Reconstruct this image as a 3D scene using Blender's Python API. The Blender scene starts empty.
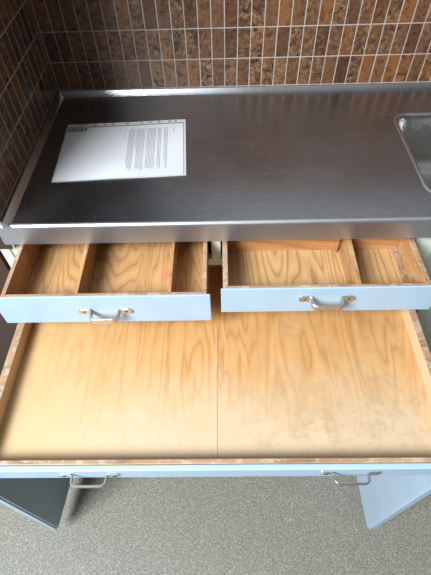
import bpy, bmesh, math, random
from mathutils import Vector, Matrix
random.seed(7)
S = bpy.context.scene
COL = S.collection

# ------------------------------------------------------------------ camera
cam_d = bpy.data.cameras.new('camera'); cam = bpy.data.objects.new('camera', cam_d); COL.objects.link(cam)
rv = Vector((0.9997316789686708, -0.0005459031173642402, -0.023157548580737607))
uv = Vector((0.014617991617565496, 0.790382306827327, 0.612439485480306))
fv = Vector((-0.01796898404338863, 0.6126136719369718, -0.7901782106388082))
m = Matrix.Identity(4)
for i in range(3):
    m[i][0], m[i][1], m[i][2] = rv[i], uv[i], -fv[i]
m.translation = Vector((0.45998, -0.64535, 1.48828))
cam.matrix_world = m
cam_d.sensor_fit = 'VERTICAL'; cam_d.sensor_height = 24.0; cam_d.sensor_width = 18.0
cam_d.lens = 24.0 * 431.1 / 575.0
cam_d.clip_start = 0.02
S.camera = cam

# ------------------------------------------------------------------ world, daylight, exposure
w = bpy.data.worlds.new('world'); S.world = w; w.use_nodes = True
bg = w.node_tree.nodes['Background']
bg.inputs['Strength'].default_value = 0.50
# the room around: bright behind and above the viewer, dim to the right and towards the kitchen corner
wt = w.node_tree
tc = wt.nodes.new('ShaderNodeTexCoord'); sp = wt.nodes.new('ShaderNodeSeparateXYZ'); wt.links.new(tc.outputs['Generated'], sp.inputs[0])
def wr(sock, stops):
    mr = wt.nodes.new('ShaderNodeMapRange'); mr.inputs[1].default_value = -1; mr.inputs[2].default_value = 1; wt.links.new(sock, mr.inputs[0])
    r = wt.nodes.new('ShaderNodeValToRGB'); wt.links.new(mr.outputs[0], r.inputs[0])
    while len(r.color_ramp.elements) < len(stops): r.color_ramp.elements.new(.5)
    for e, (p, c) in zip(r.color_ramp.elements, stops): e.position = p; e.color = (*c, 1)
    return r.outputs[0]
cz_ = wr(sp.outputs['Z'], [(0, (.06, .055, .05)), (.5, (.07, .066, .06)), (.68, (.16, .16, .155)), (.86, (.62, .63, .64)), (1, (.70, .71, .72))])
cy_ = wr(sp.outputs['Y'], [(0, (1.5, 1.5, 1.55)), (.5, (1.0, 1.0, 1.0)), (1, (.5, .47, .43))])
mx_ = wt.nodes.new('ShaderNodeMix'); mx_.data_type = 'RGBA'; mx_.blend_type = 'MULTIPLY'; mx_.inputs[0].default_value = 1.0
wt.links.new(cz_, mx_.inputs[6]); wt.links.new(cy_, mx_.inputs[7]); cx_ = wr(sp.outputs['X'], [(0, (1.15, 1.15, 1.15)), (.5, (1.05, 1.05, 1.05)), (.8, (.55, .55, .55)), (1, (.3, .3, .3))])
mx2 = wt.nodes.new('ShaderNodeMix'); mx2.data_type = 'RGBA'; mx2.blend_type = 'MULTIPLY'; mx2.inputs[0].default_value = 1.0
wt.links.new(mx_.outputs[2], mx2.inputs[6]); wt.links.new(cx_, mx2.inputs[7]); cy_ = mx2.outputs[2]
wt.links.new(cy_, bg.inputs['Color'])

def area(name, loc, target, sx, sy, power, col):
    d = bpy.data.lights.new(name, 'AREA'); d.shape = 'RECTANGLE'; d.size = sx; d.size_y = sy
    d.energy = power; d.color = col
    o = bpy.data.objects.new(name, d); COL.objects.link(o); o.location = loc
    o.rotation_euler = (Vector(target) - Vector(loc)).to_track_quat('-Z', 'Y').to_euler()
    return o
area('window_daylight', (-1.20, -1.85, 2.85), (0.45, 0.0, 0.8), 1.3, 1.3, 240, (0.84, 0.92, 1.0))

vs = S.view_settings
vs.view_transform = 'Standard'; vs.look = 'None'; vs.gamma = 1.0; vs.use_curve_mapping = False
vs.exposure = 0.32

# ------------------------------------------------------------------ material helpers
class NT:
    def __init__(self, name):
        self.m = bpy.data.materials.new(name); self.m.use_nodes = True
        self.t = self.m.node_tree; self.b = self.t.nodes['Principled BSDF']
    def n(self, typ, **kw):
        nd = self.t.nodes.new(typ)
        for k, v in kw.items():
            if k.startswith('i_'):
                key = k[2:].replace('_', ' ')
                nd.inputs[key].default_value = v
            else: setattr(nd, k, v)
        return nd
    def l(self, a, b): self.t.links.new(a, b)
    def coords(self, scale=(1, 1, 1), rot=(0, 0, 0), loc=(0, 0, 0)):
        g = self.n('ShaderNodeNewGeometry'); mp = self.n('ShaderNodeMapping')
        mp.inputs['Scale'].default_value = scale; mp.inputs['Rotation'].default_value = rot; mp.inputs['Location'].default_value = loc
        self.l(g.outputs['Position'], mp.inputs['Vector']); return mp.outputs['Vector']
    def noise(self, vec, scale, detail=4, rough=.5, dist=0):
        nd = self.n('ShaderNodeTexNoise'); self.l(vec, nd.inputs['Vector'])
        nd.inputs['Scale'].default_value = scale; nd.inputs['Detail'].default_value = detail
        nd.inputs['Roughness'].default_value = rough; nd.inputs['Distortion'].default_value = dist
        return nd.outputs['Fac']
    def ramp(self, fac, stops):
        nd = self.n('ShaderNodeValToRGB'); el = nd.color_ramp.elements
        while len(el) < len(stops): el.new(0.5)
        for e, (p, c) in zip(el, stops):
            e.position = p; e.color = (*c, 1) if len(c) == 3 else c
        self.l(fac, nd.inputs['Fac']); return nd.outputs['Color']
    def mix(self, fac, a, b, blend='MIX'):
        nd = self.n('ShaderNodeMix', data_type='RGBA', blend_type=blend)
        if hasattr(fac, 'links'): self.l(fac, nd.inputs[0])
        else: nd.inputs[0].default_value = fac
        for v, i in ((a, 6), (b, 7)):
            if hasattr(v, 'links'): self.l(v, nd.inputs[i])
            else: nd.inputs[i].default_value = (*v, 1)
        return nd.outputs[2]
    def math(self, op, a, b=0.0):
        nd = self.n('ShaderNodeMath', operation=op)
        for v, i in ((a, 0), (b, 1)):
            if hasattr(v, 'links'): self.l(v, nd.inputs[i])
            else: nd.inputs[i].default_value = v
        return nd.outputs[0]
    def bump(self, h, strength=.3, dist=.002):
        nd = self.n('ShaderNodeBump'); nd.inputs['Strength'].default_value = strength; nd.inputs['Distance'].default_value = dist
        self.l(h, nd.inputs['Height']); self.l(nd.outputs[0], self.b.inputs['Normal'])
    def set(self, **kw):
        for k, v in kw.items():
            i = self.b.inputs[k.replace('_', ' ')]
            if hasattr(v, 'links'): self.l(v, i)
            elif isinstance(v, tuple) and len(v) == 3: i.default_value = (*v, 1)
            else: i.default_value = v
        return self

def plain(name, col, rough=.5, metal=0.0, var=.06, scale=30):
    k = NT(name); f = k.noise(k.coords(), scale, 5, .6)
    k.set(Base_Color=k.ramp(f, [(.3, tuple(c * (1 - var) for c in col)), (.7, tuple(min(1, c * (1 + var)) for c in col))]), Roughness=rough, Metallic=metal)
    return k.m

def paint(name, col, rough=.38, chips=True):
    k = NT(name); v = k.coords()
    base = k.ramp(k.noise(v, 14, 5, .6), [(.3, tuple(c * .95 for c in col)), (.7, tuple(min(1, c * 1.04) for c in col))])
    if chips:
        f = k.noise(k.coords((1, 1, 2.5)), 90, 4, .6)
        g = k.noise(v, 12, 3, .5)
        msk = k.math('MULTIPLY', k.math('GREATER_THAN', f, .67), k.math('GREATER_THAN', g, .55))
        base = k.mix(msk, base, (.42, .36, .28))
    k.set(Base_Color=base, Roughness=rough)
    k.bump(k.noise(k.coords((1, 1, 1)), 160, 3), .08, .001)
    return k.m

def wood(name, light, mid, dark, across='x', ring=26, seed=0.0, dist=3.0, rough=.5, worn=0.0, contrast=1.0, long=.16, spots=True):
    """grain runs along y (across = x) or along x (across = y)"""
    k = NT(name)
    sc = (1, long, 1) if across == 'x' else (long, 1, 1)
    if across == 'z': sc = (long, 1, 1)
    v = k.coords(sc, loc=(seed, seed * .7, seed * .3))
    n1 = k.noise(v, 5.5, 3, .5, .4)
    rings = k.math('FRACT', k.math('MULTIPLY', n1, ring))
    tri = k.math('ABSOLUTE', k.math('SUBTRACT', rings, .5))        # 0..0.5
    fib = k.noise(k.coords((sc[0] * 1, sc[1] * .35, sc[2]) if across == 'x' else (sc[0] * .35, sc[1], sc[2]), loc=(seed, 0, 0)), 210, 3, .6)
    big = k.noise(k.coords(loc=(seed, seed, 0)), 4.5, 3, .5)
    c = k.ramp(tri, [(0.0, dark), (.10 * contrast + .02, mid), (.5, light)])
    c = k.mix(.35, c, k.ramp(big, [(.3, mid), (.7, light)]))
    c = k.mix(k.math('MULTIPLY', k.math('GREATER_THAN', fib, .56), .22), c, dark)
    if worn > 0:
        wv = k.noise(k.coords(loc=(seed, 3, 0)), 38, 6, .7)
        c = k.mix(k.math('MULTIPLY', k.math('GREATER_THAN', wv, .55), worn), c, (.50, .42, .34))
    k.set(Base_Color=c, Roughness=rough)
    k.bump(fib, .12, .001)
    return k

# ------------------------------------------------------------------ materials
def tile_mat():
    k = NT('glazed_brown_tile'); g = k.n('ShaderNodeNewGeometry'); r = g.outputs['Random Per Island']
    add = k.n('ShaderNodeVectorMath', operation='ADD'); k.l(g.outputs['Position'], add.inputs[0])
    cmb = k.n('ShaderNodeCombineXYZ'); k.l(k.math('MULTIPLY', r, 37.0), cmb.inputs[0]); k.l(k.math('MULTIPLY', r, 91.0), cmb.inputs[2])
    k.l(cmb.outputs[0], add.inputs[1]); v = add.outputs[0]
    base = k.ramp(r, [(0, (.046, .019, .011)), (.2, (.092, .040, .019)), (.4, (.135, .062, .026)), (.55, (.070, .027, .014)), (.7, (.17, .062, .018)), (.85, (.075, .034, .019)), (1, (.125, .052, .021))])
    n1 = k.noise(v, 85, 6, .7, .5)
    n2 = k.noise(v, 55, 5, .7, .6)
    n3 = k.noise(v, 75, 5, .7, .8)
    r2 = k.math('FRACT', k.math('MULTIPLY', r, 7.31))
    sp = k.math('MULTIPLY', k.math('SUBTRACT', r2, .6), .22)
    speckle = k.math('MULTIPLY', k.ramp(n1, [(.46, (.0, .0, .0)), (.64, (1, 1, 1))]), k.math('ADD', k.math('MULTIPLY', r2, .85), .1))  # orange speckle in the glaze, stronger on some tiles
    c = k.mix(speckle, base, (.30, .155, .065))
    c = k.mix(k.ramp(n2, [(.36, (.8, .8, .8)), (.48, (.0, .0, .0))]), c, (.05, .018, .008))
    dk = k.math('ADD', n3, sp)
    c = k.mix(k.ramp(dk, [(.60, (0, 0, 0)), (.66, (.95, .95, .95))]), c, (.015, .010, .010))
    k.set(Base_Color=c, Roughness=k.ramp(n2, [(.3, (.2, .2, .2)), (.7, (.42, .42, .42))]), Specular_IOR_Level=.55)
    k.bump(k.math('ADD', n2, k.math('MULTIPLY', n1, .5)), .45, .0025)
    return k.m
M = {}
M['tile'] = tile_mat()
M['grout'] = plain('pale_grout', (.34, .29, .25), .9, 0, .1, 60)
M['plaster'] = plain('wall_plaster', (.34, .33, .32), .9, 0, .04, 12)
M['wall_end'] = plain('brown_wall_end', (.042, .022, .014), .6, 0, .2, 9)
def steel(name, col, r0, r1, scratch=True, aniso=(1, .06, 1)):
    k = NT(name)
    f = k.noise(k.coords((.04, 1, 1)), 260, 3, .6)
    big = k.noise(k.coords(), 5, 4, .6)
    c = k.ramp(f, [(.3, tuple(x * .93 for x in col)), (.7, col)])
    if scratch:
        s1 = k.noise(k.coords((.2, 1, 1), rot=(0, 0, .5)), 150, 4, .7)
        s2 = k.noise(k.coords((.2, 1, 1), rot=(0, 0, -.6), loc=(3, 1, 0)), 150, 4, .7)
        patch = k.ramp(k.noise(k.coords(loc=(4, 2, 0)), 6, 4, .6), [(.40, (.25, .25, .25)), (.65, (1, 1, 1))])
        s3 = k.ramp(k.math('MAXIMUM', s1, s2), [(.55, (0, 0, 0)), (.80, (.55, .55, .55))])
        c = k.mix(k.math('MULTIPLY', s3, patch), c, (.75, .75, .78))
    k.set(Base_Color=c, Metallic=1.0, Roughness=k.ramp(big, [(.3, (r0,) * 3), (.7, (r1,) * 3)]))
    k.bump(f, .04, .0006)
    return k.m
M['steel_top'] = steel('brushed_steel_top', (.37, .38, .40), .24, .36)
M['steel_rim'] = steel('steel_rim', (.50, .50, .50), .22, .30, False)
M['steel_apron'] = steel('satin_steel_apron', (.62, .635, .67), .42, .5, False)
M['steel_sink'] = steel('steel_sink', (.55, .55, .54), .22, .32, False)
M['chrome'] = plain('worn_nickel', (.56, .53, .49), .36, 1.0, .12, 120)
M['screw'] = plain('screw_metal', (.30, .26, .22), .35, 1.0, .1, 90)
M['blue'] = paint('pale_blue_paint', (.34, .455, .55))
M['blue_plain'] = paint('pale_blue_door_paint', (.34, .43, .51), .35, False)
M['mint'] = paint('pale_mint_frame_paint', (.57, .62, .51), .45, False)
M['carcass'] = plain('cabinet_inside', (.24, .17, .11), .7, 0, .1, 8)
M['side_wood'] = wood('drawer_side_wood', (.48, .24, .095), (.38, .18, .065), (.22, .09, .03), 'x', 16, 2.0, worn=.25).m
M['edge_wood'] = wood('drawer_edge_wood', (.38, .235, .135), (.30, .175, .10), (.17, .09, .05), 'y', 14, 5.0, worn=.45).m
M['back_wood'] = wood('drawer_back_wood', (.50, .25, .10), (.40, .18, .065), (.26, .10, .03), 'y', 18, 6.0).m
M['divider'] = wood('divider_wood', (.46, .25, .10), (.36, .18, .065), (.20, .09, .03), 'x', 18, 8.0, worn=.15).m
M['pine_ply'] = wood('pine_plywood', (.55, .34, .155), (.47, .265, .105), (.24, .105, .033), 'x', 38, 11.0, contrast=1.3, long=.10, worn=.10).m
def left_bottom():
    k = wood('oak_plywood', (.50, .28, .115), (.42, .22, .083), (.25, .11, .037), 'x', 40, 3.3, contrast=1.2, long=.13)
    base = k.b.inputs['Base Color'].links[0].from_socket
    # red crayon scribble
    d = k.n('ShaderNodeVectorMath', operation='DISTANCE'); g = k.n('ShaderNodeNewGeometry')
    mp = k.n('ShaderNodeMapping', vector_type='POINT'); mp.inputs['Scale'].default_value = (1, .55, 1); k.l(g.outputs['Position'], mp.inputs['Vector'])
    k.l(mp.outputs[0], d.inputs[0]); d.inputs[1].default_value = (.333, -.030 * .55, .745)
    n = k.noise(k.coords(), 110, 3, .6)
    msk = k.ramp(k.math('ADD', d.outputs['Value'], k.math('MULTIPLY', n, .02)), [(.016, (.6, .6, .6)), (.026, (0, 0, 0))])
    k.l(k.mix(msk, base, (.62, .13, .09)), k.b.inputs['Base Color'])
    return k.m
M['oak_ply'] = left_bottom()
def birch():
    k = NT('worn_birch_board')
    v = k.coords((1, .16, 1), loc=(2.2, 4.0, 0))
    n1 = k.noise(v, 6.5, 4, .55, .3)
    rings = k.math('ABSOLUTE', k.math('SUBTRACT', k.math('FRACT', k.math('MULTIPLY', n1, 17)), .5))
    amber, pale, line = (.49, .245, .078), (.57, .35, .16), (.40, .185, .056)
    c = k.ramp(rings, [(0, line), (.16, (.50, .26, .088)), (.5, (.55, .31, .125))])
    streak = k.noise(k.coords((1, .08, 1), loc=(9, 1, 0)), 40, 4, .6)
    c = k.mix(k.ramp(streak, [(.35, (.45, .45, .45)), (.65, (0, 0, 0))]), c, amber)
    # paler scrubbed area: towards the front edge and the far left, from years of use
    g = k.n('ShaderNodeNewGeometry'); sx = k.n('ShaderNodeSeparateXYZ'); k.l(g.outputs['Position'], sx.inputs[0])
    y = k.math('ADD', sx.outputs['Y'], k.math('MULTIPLY', k.math('SUBTRACT', k.noise(k.coords((1, .6, 1)), 9, 5, .6), .5), .22))
    pm = k.ramp(k.math('MULTIPLY', y, -1.0), [(.20, (0, 0, 0)), (.36, (.9, .9, .9))])
    c = k.mix(pm, c, (.52, .395, .255))
    xm = k.math('ADD', sx.outputs['X'], k.math('MULTIPLY', k.math('SUBTRACT', k.noise(k.coords((1, .6, 1), loc=(3, 0, 0)), 8, 5, .6), .5), .3))
    c = k.mix(k.ramp(xm, [(.10, (.6, .6, .6)), (.30, (0, 0, 0))]), c, (.52, .335, .155))
    # grime / scratches on the right half
    gr = k.noise(k.coords(loc=(1, 7, 0)), 30, 9, .82, .3)
    gm = k.math('MULTIPLY', k.ramp(gr, [(.48, (0, 0, 0)), (.64, (.62, .62, .62))]), k.ramp(xm, [(.40, (.12, .12, .12)), (.66, (1, 1, 1))]))
    c = k.mix(gm, c, (.36, .23, .12))
    sc = k.noise(k.coords((1, .05, 1), rot=(0, 0, .9)), 130, 2, .6)
    c = k.mix(k.math('MULTIPLY', k.math('GREATER_THAN', sc, .69), .22), c, (.30, .20, .12))
    k.set(Base_Color=c, Roughness=.42)
    k.bump(streak, .06, .001)
    return k.m
M['birch'] = birch()
M['birch_side'] = wood('birch_side_wood', (.66, .45, .26), (.58, .37, .19), (.46, .27, .12), 'x', 9, 4.0).m
M['strip_wood'] = plain('pale_seam_strip', (.54, .37, .20), .5, 0, .05, 30)
def lino():
    k = NT('woven_pattern_lino')
    a = k.noise(k.coords((1, .35, 1)), 560, 2, .6)
    b = k.noise(k.coords((.35, 1, 1), loc=(5, 3, 0)), 560, 2, .6)
    ck = k.n('ShaderNodeTexVoronoi', distance='CHEBYCHEV'); k.l(k.coords(), ck.inputs['Vector']); ck.inputs['Scale'].default_value = 210; ck.inputs['Randomness'].default_value = .7
    f = k.math('MAXIMUM', a, b)
    f = k.math('ADD', k.math('MULTIPLY', f, .8), k.math('MULTIPLY', ck.outputs['Distance'], .25))
    c = k.ramp(f, [(.44, (.095, .089, .066)), (.53, (.172, .163, .127)), (.64, (.30, .285, .23))])
    k.set(Base_Color=c, Roughness=.5)
    k.bump(f, .2, .001)
    return k.m
M['lino'] = lino()
M['paper'] = plain('white_paper', (.59, .585, .58), .7, 0, .02, 20)
M['ink'] = plain('grey_ink', (.20, .20, .215), .7, 0, .1, 80)
M['logo_green'] = plain('dark_green_print', (.035, .10, .055), .6, 0, .25, 300)
M['logo_pale'] = plain('pale_print', (.50, .58, .46), .6, 0, .1, 80)
def plastic(name, tint, opac):
    k = NT(name); t = k.t
    tr = k.n('ShaderNodeBsdfTransparent'); gl = k.n('ShaderNodeBsdfGlossy'); gl.inputs['Roughness'].default_value = .16
    df = k.n('ShaderNodeBsdfDiffuse'); df.inputs['Color'].default_value = (*tint, 1)
    # a thin film mirrors a fixed few percent from either side
    m1 = k.n('ShaderNodeMixShader'); m1.inputs[0].default_value = opac; k.l(tr.outputs[0], m1.inputs[1]); k.l(df.outputs[0], m1.inputs[2])
    m2 = k.n('ShaderNodeMixShader'); m2.inputs[0].default_value = .06; k.l(m1.outputs[0], m2.inputs[1]); k.l(gl.outputs[0], m2.inputs[2])
    nb = k.n('ShaderNodeBump'); nb.inputs['Strength'].default_value = .5; nb.inputs['Distance'].default_value = .004
    k.l(k.noise(k.coords(), 22, 3, .5, .8), nb.inputs['Height']); k.l(nb.outputs[0], gl.inputs['Normal']);
    k.l(m2.outputs[0], t.nodes['Material Output'].inputs['Surface'])
    return k.m
M['film'] = plastic('clear_plastic_film', (.8, .8, .82), .10)
M['film_strip'] = plastic('milky_plastic_strip', (.75, .74, .70), .62)

# ------------------------------------------------------------------ mesh helpers
def bm_box(bm, x0, x1, y0, y1, z0, z1, bevel=0.0, mat=0, seg=2):
    b = bmesh.new()
    vs_ = [b.verts.new((x, y, z)) for x in (x0, x1) for y in (y0, y1) for z in (z0, z1)]
    for q in ((0, 1, 3, 2), (4, 6, 7, 5), (0, 4, 5, 1), (2, 3, 7, 6), (0, 2, 6, 4), (1, 5, 7, 3)):
        b.faces.new([vs_[i] for i in q])
    bmesh.ops.recalc_face_normals(b, faces=b.faces)
    if bevel > 0:
        bmesh.ops.bevel(b, geom=list(b.edges), offset=bevel, segments=seg, affect='EDGES', profile=.5)
    for f in b.faces: f.material_index = mat
    me = bpy.data.meshes.new('tmp'); b.to_mesh(me); b.free(); bm.from_mesh(me); bpy.data.meshes.remove(me)

def obj(name, bm, mats, parent=None, smooth=False, label=None, recalc=True):
    if recalc: bmesh.ops.recalc_face_normals(bm, faces=bm.faces)
    xs = [v.co for v in bm.verts]
    c = Vector([(min(v[i] for v in xs) + max(v[i] for v in xs)) / 2 for i in range(3)])
    bmesh.ops.translate(bm, verts=bm.verts, vec=-c)
    me = bpy.data.meshes.new(name); bm.to_mesh(me); bm.free()
    for mt in (mats if isinstance(mats, (list, tuple)) else [mats]): me.materials.append(mt)
    if smooth:
        for p in me.polygons: p.use_smooth = True
    o = bpy.data.objects.new(name, me); COL.objects.link(o); o.location = c
    if parent:
        o.parent = parent
        pw = Vector((0, 0, 0)); q = parent
        while q: pw += q.location; q = q.parent
        o.location = c - pw
    if label: o['label'] = label
    return o
def box(name, x0, x1, y0, y1, z0, z1, mat, parent=None, bevel=.001, label=None):
    bm = bmesh.new(); bm_box(bm, x0, x1, y0, y1, z0, z1, bevel); return obj(name, bm, mat, parent, label=label)
def empty(name, loc, label, cat, group=None):
    o = bpy.data.objects.new(name, None); COL.objects.link(o); o.location = loc; o.empty_display_size = .05
    o['label'] = label; o['category'] = cat
    if group: o['group'] = group
    return o
def struct(o): o['kind'] = 'structure'; return o
def sweep(bm, path, prof, up=Vector((0, 0, 1)), closed_prof=True, cap=True, mat=0):
    """prof: list of (side, up) offsets; mitred sweep along a polyline; side = dir x up"""
    rings = []
    n = len(path)
    for i, p in enumerate(path):
        p = Vector(p)
        d0 = (p - Vector(path[i - 1])).normalized() if i > 0 else None
        d1 = (Vector(path[i + 1]) - p).normalized() if i < n - 1 else None
        if d0 is None: d0 = d1
        if d1 is None: d1 = d0
        s0 = d0.cross(up).normalized(); s1 = d1.cross(up).normalized()
        s = (s0 + s1); s = s / max(1e-6, (1 + s0.dot(s1)))
        rings.append([bm.verts.new(p + s * a + up * b) for a, b in prof])
    k = len(prof)
    for a, b in zip(rings, rings[1:]):
        for j in range(k if closed_prof else k - 1):
            f = bm.faces.new((a[j], a[(j + 1) % k], b[(j + 1) % k], b[j])); f.material_index = mat
    if cap and closed_prof:
        bm.faces.new(rings[0]); bm.faces.new(list(reversed(rings[-1])))

W = 0.5309          # counter depth, back wall plane
# ------------------------------------------------------------------ setting
bm = bmesh.new(); bm_box(bm, -3.0, 3.4, -3.4, W + .1, -.05, 0)
struct(obj('floor', bm, M['lino']))

PX, PZ, G = .0331, .0745, .0026
def tiled(name, on_x, a0, a1, z0, z1, phase, zphase, backing):
    """on_x: wall plane y = W (tiles along x); else wall plane x = 0 (tiles along y)"""
    bm = bmesh.new(); backing(bm)
    k0 = math.floor((a0 - phase) / PX)
    rows = range(math.floor((z0 - zphase) / PZ), math.ceil((z1 - zphase) / PZ))
    for r in rows:
        for k in range(k0, math.ceil((a1 - phase) / PX)):
            u0, u1 = phase + k * PX + G / 2, phase + (k + 1) * PX - G / 2
            v0, v1 = zphase + r * PZ + G / 2, zphase + (r + 1) * PZ - G / 2
            u0, u1, v0, v1 = max(u0, a0), min(u1, a1), max(v0, z0), min(v1, z1)
            if u1 - u0 < .004 or v1 - v0 < .004: continue
            j = [random.uniform(-.0004, .0004) for _ in range(2)]
            t = .0035
            bv = .0012
            quad = [(u0 + j[0], v0), (u1 + j[0], v0), (u1 + j[1], v1), (u0 + j[1], v1)]
            inn = [(u0 + bv + j[0], v0 + bv), (u1 - bv + j[0], v0 + bv), (u1 - bv + j[1], v1 - bv), (u0 + bv + j[1], v1 - bv)]
            def P(u, v, d): return (u, W - d, v) if on_x else (d, u, v)
            A = [bm.verts.new(P(u, v, 0)) for u, v in quad]; B = [bm.verts.new(P(u, v, t - .0012)) for u, v in quad]; Cc = [bm.verts.new(P(u, v, t)) for u, v in inn]
            for i in range(4):
                i2 = (i + 1) % 4
                bm.faces.new((A[i], A[i2], B[i2], B[i])).material_index = 1
                bm.faces.new((B[i], B[i2], Cc[i2], Cc[i])).material_index = 1
            bm.faces.new(Cc).material_index = 1
    return struct(obj(name, bm, [M['grout'], M['tile'], M['plaster'], M['wall_end']]))
TZ = 1.257
def back_b(bm):
    bm_box(bm, -.36, 2.6, W - .0021, W + .1, .80, TZ, 0, 0)
    bm_box(bm, -.36, 2.6, W, W + .1, 0, .80, 0, 2)
    bm_box(bm, -.36, 2.6, W, W + .1, TZ, 2.5, 0, 2)
tiled('wall_back', True, 0.0, 1.9, .8840 - PZ, TZ, .1746 - PX * 6, .8845, back_b)
def left_b(bm):
    bm_box(bm, -.35, -.003, .004, W - .002, .80, TZ, 0, 3)
    bm_box(bm, -.003, .0026, .006, W - .002, .80, TZ, 0, 0)
    bm_box(bm, -.35, 0, .004, W - .002, TZ, 2.5, 0, 2)
    bm_box(bm, -.35, -.062, .030, W - .002, 0, .80, 0, 3)
tiled('wall_left', False, .006, W - .006, .8840 - PZ, TZ, .2215 - PX * 7, .8845, left_b)

# ------------------------------------------------------------------ steel worktop with sink
H = .870
CX1 = 1.72
top = empty('steel_worktop', (.86, .26, .818), 'dark brushed stainless steel worktop with a raised rim and a sink, under the tiled wall', 'worktop')
SX0, SX1, SY0, SY1 = .908, 1.36, .075, .392
def rrect(x0, x1, y0, y1, r, z, n=8):
    pts = []
    for cx, cy, a0 in ((x1 - r, y1 - r, 0), (x0 + r, y1 - r, 90), (x0 + r, y0 + r, 180), (x1 - r, y0 + r, 270)):
        for i in range(n + 1):
            a = math.radians(a0 + 90 * i / n); pts.append((cx + r * math.cos(a), cy + r * math.sin(a), z))
    return pts
bm = bmesh.new()
outer = [bm.verts.new(p) for p in ((.018, .0103, H), (CX1, .0103, H), (CX1, W - .013, H), (.018, W - .013, H))]
inner = [bm.verts.new(p) for p in rrect(SX0 - .008, SX1 + .008, SY0 - .008, SY1 + .008, .040, H)]
ed = []
for loop in (outer, inner):
    for i in range(len(loop)): ed.append(bm.edges.new((loop[i], loop[(i + 1) % len(loop)])))
bmesh.ops.triangle_fill(bm, edges=ed, use_beauty=True, use_dissolve=False)
for f in bm.faces:
    if f.normal.z < 0: f.normal_flip()
obj('worktop_surface', bm, M['steel_top'], top, recalc=False)
# front edge with the apron
bm = bmesh.new()
prof = [(.0, .818), (.0, .8645), (.0006, .8675), (.0020, .8698), (.0042, .8711), (.0065, .8714), (.0088, .8709), (.0105, H), (.0105, .866), (.006, .864), (.0035, .860), (.0035, .818)]
rings = []
for x in (-.011, CX1):
    rings.append([bm.verts.new((x, y, z)) for y, z in prof])
for j in range(len(prof)):
    bm.faces.new((rings[0][j], rings[0][(j + 1) % len(prof)], rings[1][(j + 1) % len(prof)], rings[1][j]))
bm.faces.new(rings[0]); bm.faces.new(list(reversed(rings[1])))
obj('front_apron', bm, M['steel_apron'], top)
# raised rim along the left and the back
bm = bmesh.new()
rim = [(-.0185, 0), (-.0172, -.0006), (-.0160, .0004), (-.0148, .0020), (-.0140, .0030), (-.0105, .0066), (-.0065, .0104), (-.0050, .0116), (-.0035, .0122), (-.0008, .0122), (.0, .0114), (.0, -.03), (-.004, -.03), (-.0185, -.002)]
rim = [(-a, b) for a, b in rim]
sweep(bm, [(CX1, W - .0045, H), (.0045, W - .0045, H), (.0045, .034, H), (.0045, .0004, H)], [(-a, b) for a, b in rim])
for v_ in bm.verts:
    if v_.co.y > W - .03: v_.co.y = W - .0045 + (v_.co.y - (W - .0045)) * .66; v_.co.z = H + (v_.co.z - H) * 1.12
obj('raised_rim', bm, M['steel_rim'], top)
# sink bowl
bm = bmesh.new()
spec = [(-.008, H, .040), (-.0045, H + .0022, .038), (0, H + .0012, .036), (.0035, H - .005, .034), (.006, H - .016, .034), (.012, H - .09, .036), (.020, H - .130, .045), (.040, H - .148, .055), (.075, H - .152, .06)]
loops = []
for ins, z, r in spec:
    loops.append([bm.verts.new(p) for p in rrect(SX0 + ins, SX1 - ins, SY0 + ins, SY1 - ins, r, z)])
for a, b in zip(loops, loops[1:]):
    for i in range(len(a)): bm.faces.new((a[i], a[(i + 1) % len(a)], b[(i + 1) % len(a)], b[i]))
bm.faces.new(loops[-1])
sink = obj('sink_bowl', bm, M['steel_sink'], top, True)
bm = bmesh.new()
cx, cy, z = (SX0 + SX1) / 2, (SY0 + SY1) / 2, H - .1515
prev = None
for r_, zz in ((.036, z), (.036, z + .002), (.030, z + .002), (.026, z - .002), (.004, z - .002)):
    ring = [bm.verts.new((cx + r_ * math.cos(t * math.pi / 16), cy + r_ * math.sin(t * math.pi / 16), zz)) for t in range(32)]
    if prev:
        for i in range(32): bm.faces.new((prev[i], prev[(i + 1) % 32], ring[(i + 1) % 32], ring[i]))
    prev = ring
bm.faces.new(prev)
obj('drain', bm, M['chrome'], sink, True)

# ------------------------------------------------------------------ base cabinet
FY = .020            # plane of the face frame
cab = empty('base_cabinet', (.447, .26, 0), 'pale blue base cabinet with three pulled-out wooden drawers and two open doors', 'cabinet')
CXL, CXR = -.044, .936
bm = bmesh.new()
bm_box(bm, CXL, CXL + .018, FY + .018, W - .01, .0, .812, .001)
bm_box(bm, CXR - .018, CXR, FY + .018, W - .01, .0, .706, .001)
bm_box(bm, CXL + .018, CXR - .018, W - .022, W - .012, .0, .812, .0)
bm_box(bm, CXL + .018, CXR - .018, FY + .018, W - .022, .06, .078, .0)
bm_box(bm, CXL + .018, CXR - .018, FY + .018, W - .022, .590, .606, .0)
obj('body', bm, M['carcass'], cab)
bm = bmesh.new()
bm_box(bm, CXL, CXL + .022, FY, FY + .018, .0, .816, .0012)
bm_box(bm, CXR - .034, CXR, FY, FY + .018, .0, .816, .0012)
bm_box(bm, .8765, CXR - .034, FY, FY + .018, .738, .816, .0)
bm_box(bm, CXL + .022, .0105, FY + .004, FY + .018, .738, .816, .0)
bm_box(bm, .4345, .4555, FY, FY + .018, .738, .816, .0012)
bm_box(bm, CXL + .022, CXR - .034, FY, FY + .018, .716, .738, .0012)
bm_box(bm, CXL + .022, CXR - .034, FY, FY + .018, .0, .055, .0012)
obj('face_frame', bm, M['mint'], cab, label='pale mint face frame')

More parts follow.
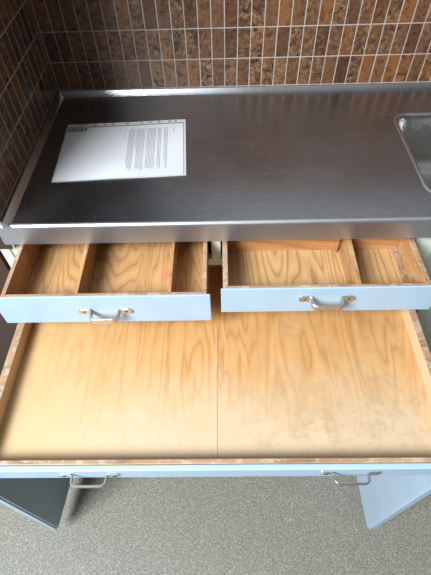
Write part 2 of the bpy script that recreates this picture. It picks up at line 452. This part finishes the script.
def handle(parent, xa, xb, ya, z, proj, inset, h=.0135, t=.0034, label=None):
    """bail pull: screwed tabs at xa and xb, flat bar standing proj in front of the drawer front"""
    bm = bmesh.new()
    e = .0055
    path = [(xa - e, ya - t / 2, z), (xa + .009, ya - t / 2, z), (xa + .013, ya - .004, z)]
    legx = xa + inset
    path += [(legx - .004, ya - proj + .005, z), (legx, ya - proj + .0012, z), (legx + .004, ya - proj, z)]
    rx = xb - inset
    path += [(rx - .004, ya - proj, z), (rx, ya - proj + .0012, z), (rx + .004, ya - proj + .005, z)]
    path += [(xb - .013, ya - .004, z), (xb - .009, ya - t / 2, z), (xb + e, ya - t / 2, z)]
    c = .0009
    prof = [(-t / 2, -h / 2 + c), (-t / 2 + c, -h / 2), (t / 2 - c, -h / 2), (t / 2, -h / 2 + c), (t / 2, h / 2 - c), (t / 2 - c, h / 2), (-t / 2 + c, h / 2), (-t / 2, h / 2 - c)]
    sweep(bm, path, prof)
    # rounded tab ends and screw heads
    for x, s in ((xa - e, -1), (xb + e, 1)):
        rings = []
        for yy in (ya, ya - t):
            rings.append([bm.verts.new((x + s * h / 2 * math.cos(a), yy, z + h / 2 * math.sin(a))) for a in [math.pi * (-.5 + i / 10) for i in range(11)]])
        for i in range(10): bm.faces.new((rings[0][i], rings[0][i + 1], rings[1][i + 1], rings[1][i]))
        bm.faces.new(rings[1]); bm.faces.new(rings[0])
    for x in (xa - .001, xb + .001):
        prev = None
        for r_, d in ((.0036, t - .0004), (.0034, t + .0008), (.0018, t + .0015), (.0004, t + .0016)):
            ring = [bm.verts.new((x + r_ * math.cos(i * math.pi / 8), ya - d, z + r_ * math.sin(i * math.pi / 8))) for i in range(16)]
            if prev:
                for i in range(16): bm.faces.new((prev[i], prev[(i + 1) % 16], ring[(i + 1) % 16], ring[i])).material_index = 1
            prev = ring
        bm.faces.new(prev).material_index = 1
    return obj('handle', bm, [M['chrome'], M['screw']], parent)

def drawer_box(x0, x1, y0, y1, z0, z1, ts, tf, mats, label):
    """the sides, front wall and back wall of a drawer: one mesh (worn edge tops in slot 1, back in slot 2)"""
    bm = bmesh.new()
    bm_box(bm, x0, x0 + ts, y0, y1, z0, z1, .0012, 0)
    bm_box(bm, x1 - ts, x1, y0, y1, z0, z1, .0012, 0)
    bm_box(bm, x0 + ts, x1 - ts, y0, y0 + tf, z0, z1, .0012, 0)
    bm_box(bm, x0 + ts, x1 - ts, y1 - tf, y1, z0, z1 - .006, .0012, 2)
    bm.faces.ensure_lookup_table(); bm.normal_update()
    for f in bm.faces:
        if f.normal.z > .5: f.material_index = 1
    return obj('drawer', bm, mats, cab, label=label)

# left small drawer
LY = -.1410
dl = drawer_box(.0165, .4270, LY + .0046, .300, .735, .811, .009, .0068, [M['side_wood'], M['edge_wood'], M['back_wood']], 'small left drawer with three compartments')
box('bottom_panel', .0258, .4177, LY + .0118, .2905, .7405, .745, M['oak_ply'], dl, 0)
box('drawer_front', -.002, .4342, LY, LY + .0042, .724, .8125, M['blue'], dl, .0012, label='pale blue drawer front')
box('divider', .159, .168, LY + .0118, .2905, .7452, .806, M['divider'], dl, .001)
box('divider', .350, .356, LY + .0118, .2905, .7452, .806, M['divider'], dl, .001)
handle(dl, .1755, .2600, LY, .766, .026, .020, .016)
# right small drawer
RY = -.1275
dr = drawer_box(.4595, .8715, RY + .0046, .300, .735, .811, .0108, .0068, [M['side_wood'], M['edge_wood'], M['back_wood']], 'small right drawer with back wall showing')
box('bottom_panel', .4705, .8605, RY + .0118, .2905, .7405, .745, M['pine_ply'], dr, 0)
box('drawer_front', .4552, .8915, RY, RY + .0042, .734, .8125, M['blue'], dr, .0012, label='pale blue drawer front with chipped top edge')
box('cross_rail', .4705, .8605, .0365, .0465, .7452, .806, M['back_wood'], dr, .001)
bm = bmesh.new(); bm_box(bm, -.0048, .0048, RY + .0118, .0362, .7452, .806, .001); bmesh.ops.rotate(bm, verts=bm.verts, cent=(0, .0362, 0), matrix=Matrix.Rotation(-.02, 3, 'Z')); bmesh.ops.translate(bm, verts=bm.verts, vec=(.7355, 0, 0))
obj('divider', bm, M['divider'], dr)
box('divider_cleat', .716, .722, .026, .0363, .7452, .806, M['back_wood'], dr, .0008)
box('edge_lath', .8515, .8604, RY + .0118, .0362, .7452, .753, M['edge_wood'], dr, .001)
handle(dr, .6255, .7120, RY, .7805, .026, .0175, .016)
# big drawer under both
BY = -.4345
db = drawer_box(.0005, .887, BY + .0115, .075, .645, .690, .0165, .0085, [M['birch_side'], M['edge_wood'], M['birch_side']], 'wide shallow drawer pulled out below the two small ones')
box('bottom_panel', .0172, .8703, BY + .0202, .0663, .650, .655, M['birch'], db, 0)
bm = bmesh.new(); bm_box(bm, .4415, .4440, BY + .0203, -.12, .6551, .6562, .0004); obj('seam_strip', bm, M['strip_wood'], db, label='pale strip down the middle of the board')
box('drawer_front', -.024, .912, BY, BY + .0105, .646, .6905, M['blue'], db, .0022, label='wide pale blue drawer front')
handle(db, .1690, .2580, BY, .671, .021, .018, .008)
handle(db, .6385, .7265, BY, .6735, .020, .018, .008)

# open doors
def door(hx, dx, sgn, label):
    """leaf stands out from the front at right angles; inner face from (hx, FY) to (hx+dx, -.44)"""
    bm = bmesh.new()
    L = .453; bm_box(bm, 0, .018, -L, 0, .060, .608, .0015)
    bm_box(bm, .0175, .0225, -L + .004, -.004, .064, .604, .0012)
    ang = math.atan2(dx, L)
    bmesh.ops.scale(bm, vec=(sgn, 1, 1), verts=bm.verts)
    bmesh.ops.translate(bm, verts=bm.verts, vec=(-sgn * .0225, 0, 0))
    bmesh.ops.rotate(bm, verts=bm.verts, cent=(0, 0, 0), matrix=Matrix.Rotation(ang, 3, 'Z'))
    bmesh.ops.translate(bm, verts=bm.verts, vec=(hx, FY - .001, 0))
    d = obj('door', bm, M['blue_plain'], cab, label=label)
    for z in (.13, .53):
        b2 = bmesh.new(); prev = None
        for zz in (z - .025, z + .025):
            ring = [b2.verts.new((hx - sgn * .020 + .0042 * math.cos(i * math.pi / 6), FY - .004 + .0042 * math.sin(i * math.pi / 6), zz)) for i in range(12)]
            if prev:
                for i in range(12): b2.faces.new((prev[i], prev[(i + 1) % 12], ring[(i + 1) % 12], ring[i]))
            b2.faces.new(ring); prev = ring
        obj('hinge', b2, M['chrome'], d)
door(.006, -.042, 1, 'open left door seen in shade')
door(.8580, .0090, -1, 'open right door catching the light')

# ------------------------------------------------------------------ neighbouring sink cabinet
sc = empty('sink_cabinet', (1.33, .26, 0), 'closed cabinet under the sink, right of the drawers and mostly out of view', 'cabinet')
bm = bmesh.new(); bm_box(bm, .9375, 1.70, FY + .018, W - .01, 0, .7, .001); bm_box(bm, .9375, 1.70, FY + .012, FY + .030, .0, .812, .001)
obj('body', bm, M['mint'], sc)
for a, b in ((.985, 1.333), (1.337, 1.685)):
    d = box('door', a, b, FY - .006, FY + .0115, .06, .735, M['mint'], sc, .0015)
    handle(d, (a + b) / 2 - .048, (a + b) / 2 + .048, FY - .006, .66, .027, .02)

# ------------------------------------------------------------------ document in a punched plastic sleeve
OX, OY, ROT = .0636, .3728, .048
PWd, PHd = .305, .232
ex = Vector((math.cos(ROT), math.sin(ROT), 0)); ey = Vector((math.sin(ROT), -math.cos(ROT), 0))
def SP(u, v, z): return Vector((OX, OY, H)) + ex * u + ey * v + Vector((0, 0, z))
def wav(u, v):
    return .0007 * (math.sin(u * 31 + v * 17) * .5 + .5) + .0012 * math.exp(-((u - .15) ** 2 + (v - .185) ** 2) / .0012) + .0006 * math.exp(-((v - .075 - .06 * u) / .012) ** 2) * math.exp(-((u - .06) / .07) ** 2)
def sheet(bm, u0, u1, v0, v1, dz, n=36, mm=26, wave=True, thick=0):
    g = [[bm.verts.new(SP(u0 + (u1 - u0) * i / n, v0 + (v1 - v0) * j / mm, dz + (wav(u0 + (u1 - u0) * i / n, v0 + (v1 - v0) * j / mm) if wave else 0))) for j in range(mm + 1)] for i in range(n + 1)]
    for i in range(n):
        for j in range(mm):
            bm.faces.new((g[i][j], g[i][j + 1], g[i + 1][j + 1], g[i + 1][j]))
slv = empty('plastic_sleeve', SP(PWd / 2, PHd / 2, 0), 'clear plastic document sleeve with a punched strip, lying on the steel worktop', 'document sleeve')
bm = bmesh.new()
sheet(bm, 0, PWd, .013, PHd, .0016); sheet(bm, 0, PWd, .013, PHd, .0002, 12, 10)
# welded bottom and side borders
obj('sleeve_film', bm, M['film'], slv, True, recalc=False)
bm = bmesh.new()
for (a, b, c, d) in ((0, PWd, PHd - .004, PHd), (0, .003, .013, PHd - .004), (PWd - .004, PWd, .013, PHd - .004)):
    sheet(bm, a, b, c, d, .0018, 24, 8)
obj('welded_edge', bm, M['film_strip'], slv, True, recalc=False)
bm = bmesh.new()
holes = [.032, .049, .072, .097, .117, .155, .191, .214, .237, .264, .279]
cuts = [0.0]
for h in holes: cuts += [h - .0032, h + .0032]
cuts.append(PWd)
vr = [0, .0035, .0088, .0135]
for i in range(len(cuts) - 1):
    for j in range(3):
        if j == 1 and i % 2 == 1: continue
        q = [bm.verts.new(SP(cuts[a], vr[b], .0016 + wav(cuts[a], vr[b]))) for a, b in ((i, j), (i, j + 1), (i + 1, j + 1), (i + 1, j))]
        bm.faces.new(q)
bmesh.ops.remove_doubles(bm, verts=bm.verts, dist=1e-5)
obj('punched_strip', bm, M['film_strip'], slv, recalc=False, label='milky punched filing strip')
pap = empty('paper_sheet', SP(.15, .12, .0006), 'white printed sheet of paper inside the clear plastic sleeve', 'paper')
bm = bmesh.new(); sheet(bm, .003, .299, .0165, .2265, .0009)
obj('page', bm, M['paper'], pap, True, recalc=False)
bm = bmesh.new()
def dash(u0, u1, v0, v1, dz=.00125):
    nn = max(1, int((v1 - v0) / .01))
    for i in range(nn):
        a, b = v0 + (v1 - v0) * i / nn, v0 + (v1 - v0) * (i + 1) / nn
        bm.faces.new([bm.verts.new(SP(u, v, dz + wav(u, v))) for u, v in ((u0, a), (u0, b), (u1, b), (u1, a))])
def text_line(u, v0, v1, t=.0012):
    v = v0
    while v < v1:
        L = random.uniform(.004, .014); dash(u, u + t, v, min(v + L, v1)); v += L + .0016
text_line(.274, .035, .058, .0016)
for u0, n, last in ((.2515, 3, .165), (.2355, 3, .19), (.2085, 7, .195), (.1815, 7, .12), (.1625, 5, .18)):
    for i in range(n):
        e = .203 + random.uniform(-.008, .004)
        text_line(u0 + i * .0033, .033, e if i else last)
text_line(.151, .032, .068, .0011); text_line(.139, .030, .044, .0011)
obj('printed_text', bm, recalc=False, mats=M['ink'], parent=pap, label='blocks of small grey print')
bm = bmesh.new(); dash(.003, .053, .0185, .033, .00122)
lg = obj('logo', bm, recalc=False, mats=M['logo_green'], parent=pap, label='dark green printed logo block')
bm = bmesh.new()
for a, b, c, d in ((.006, .013, .0205, .0222), (.0065, .0082, .0222, .030), (.0115, .0130, .025, .031), (.0160, .0178, .021, .0305), (.0178, .0215, .0285, .0302), (.0235, .0310, .0245, .0262), (.0262, .0280, .0205, .0305), (.0335, .0352, .022, .0305), (.0352, .0395, .0210, .0226), (.0420, .0490, .0210, .0226), (.0445, .0462, .0226, .0305), (.0462, .0500, .0290, .0304)):
    dash(a, b, c, d, .00128)
obj('logo_mark', bm, recalc=False, mats=M['logo_pale'], parent=lg, label='pale strokes on the logo')
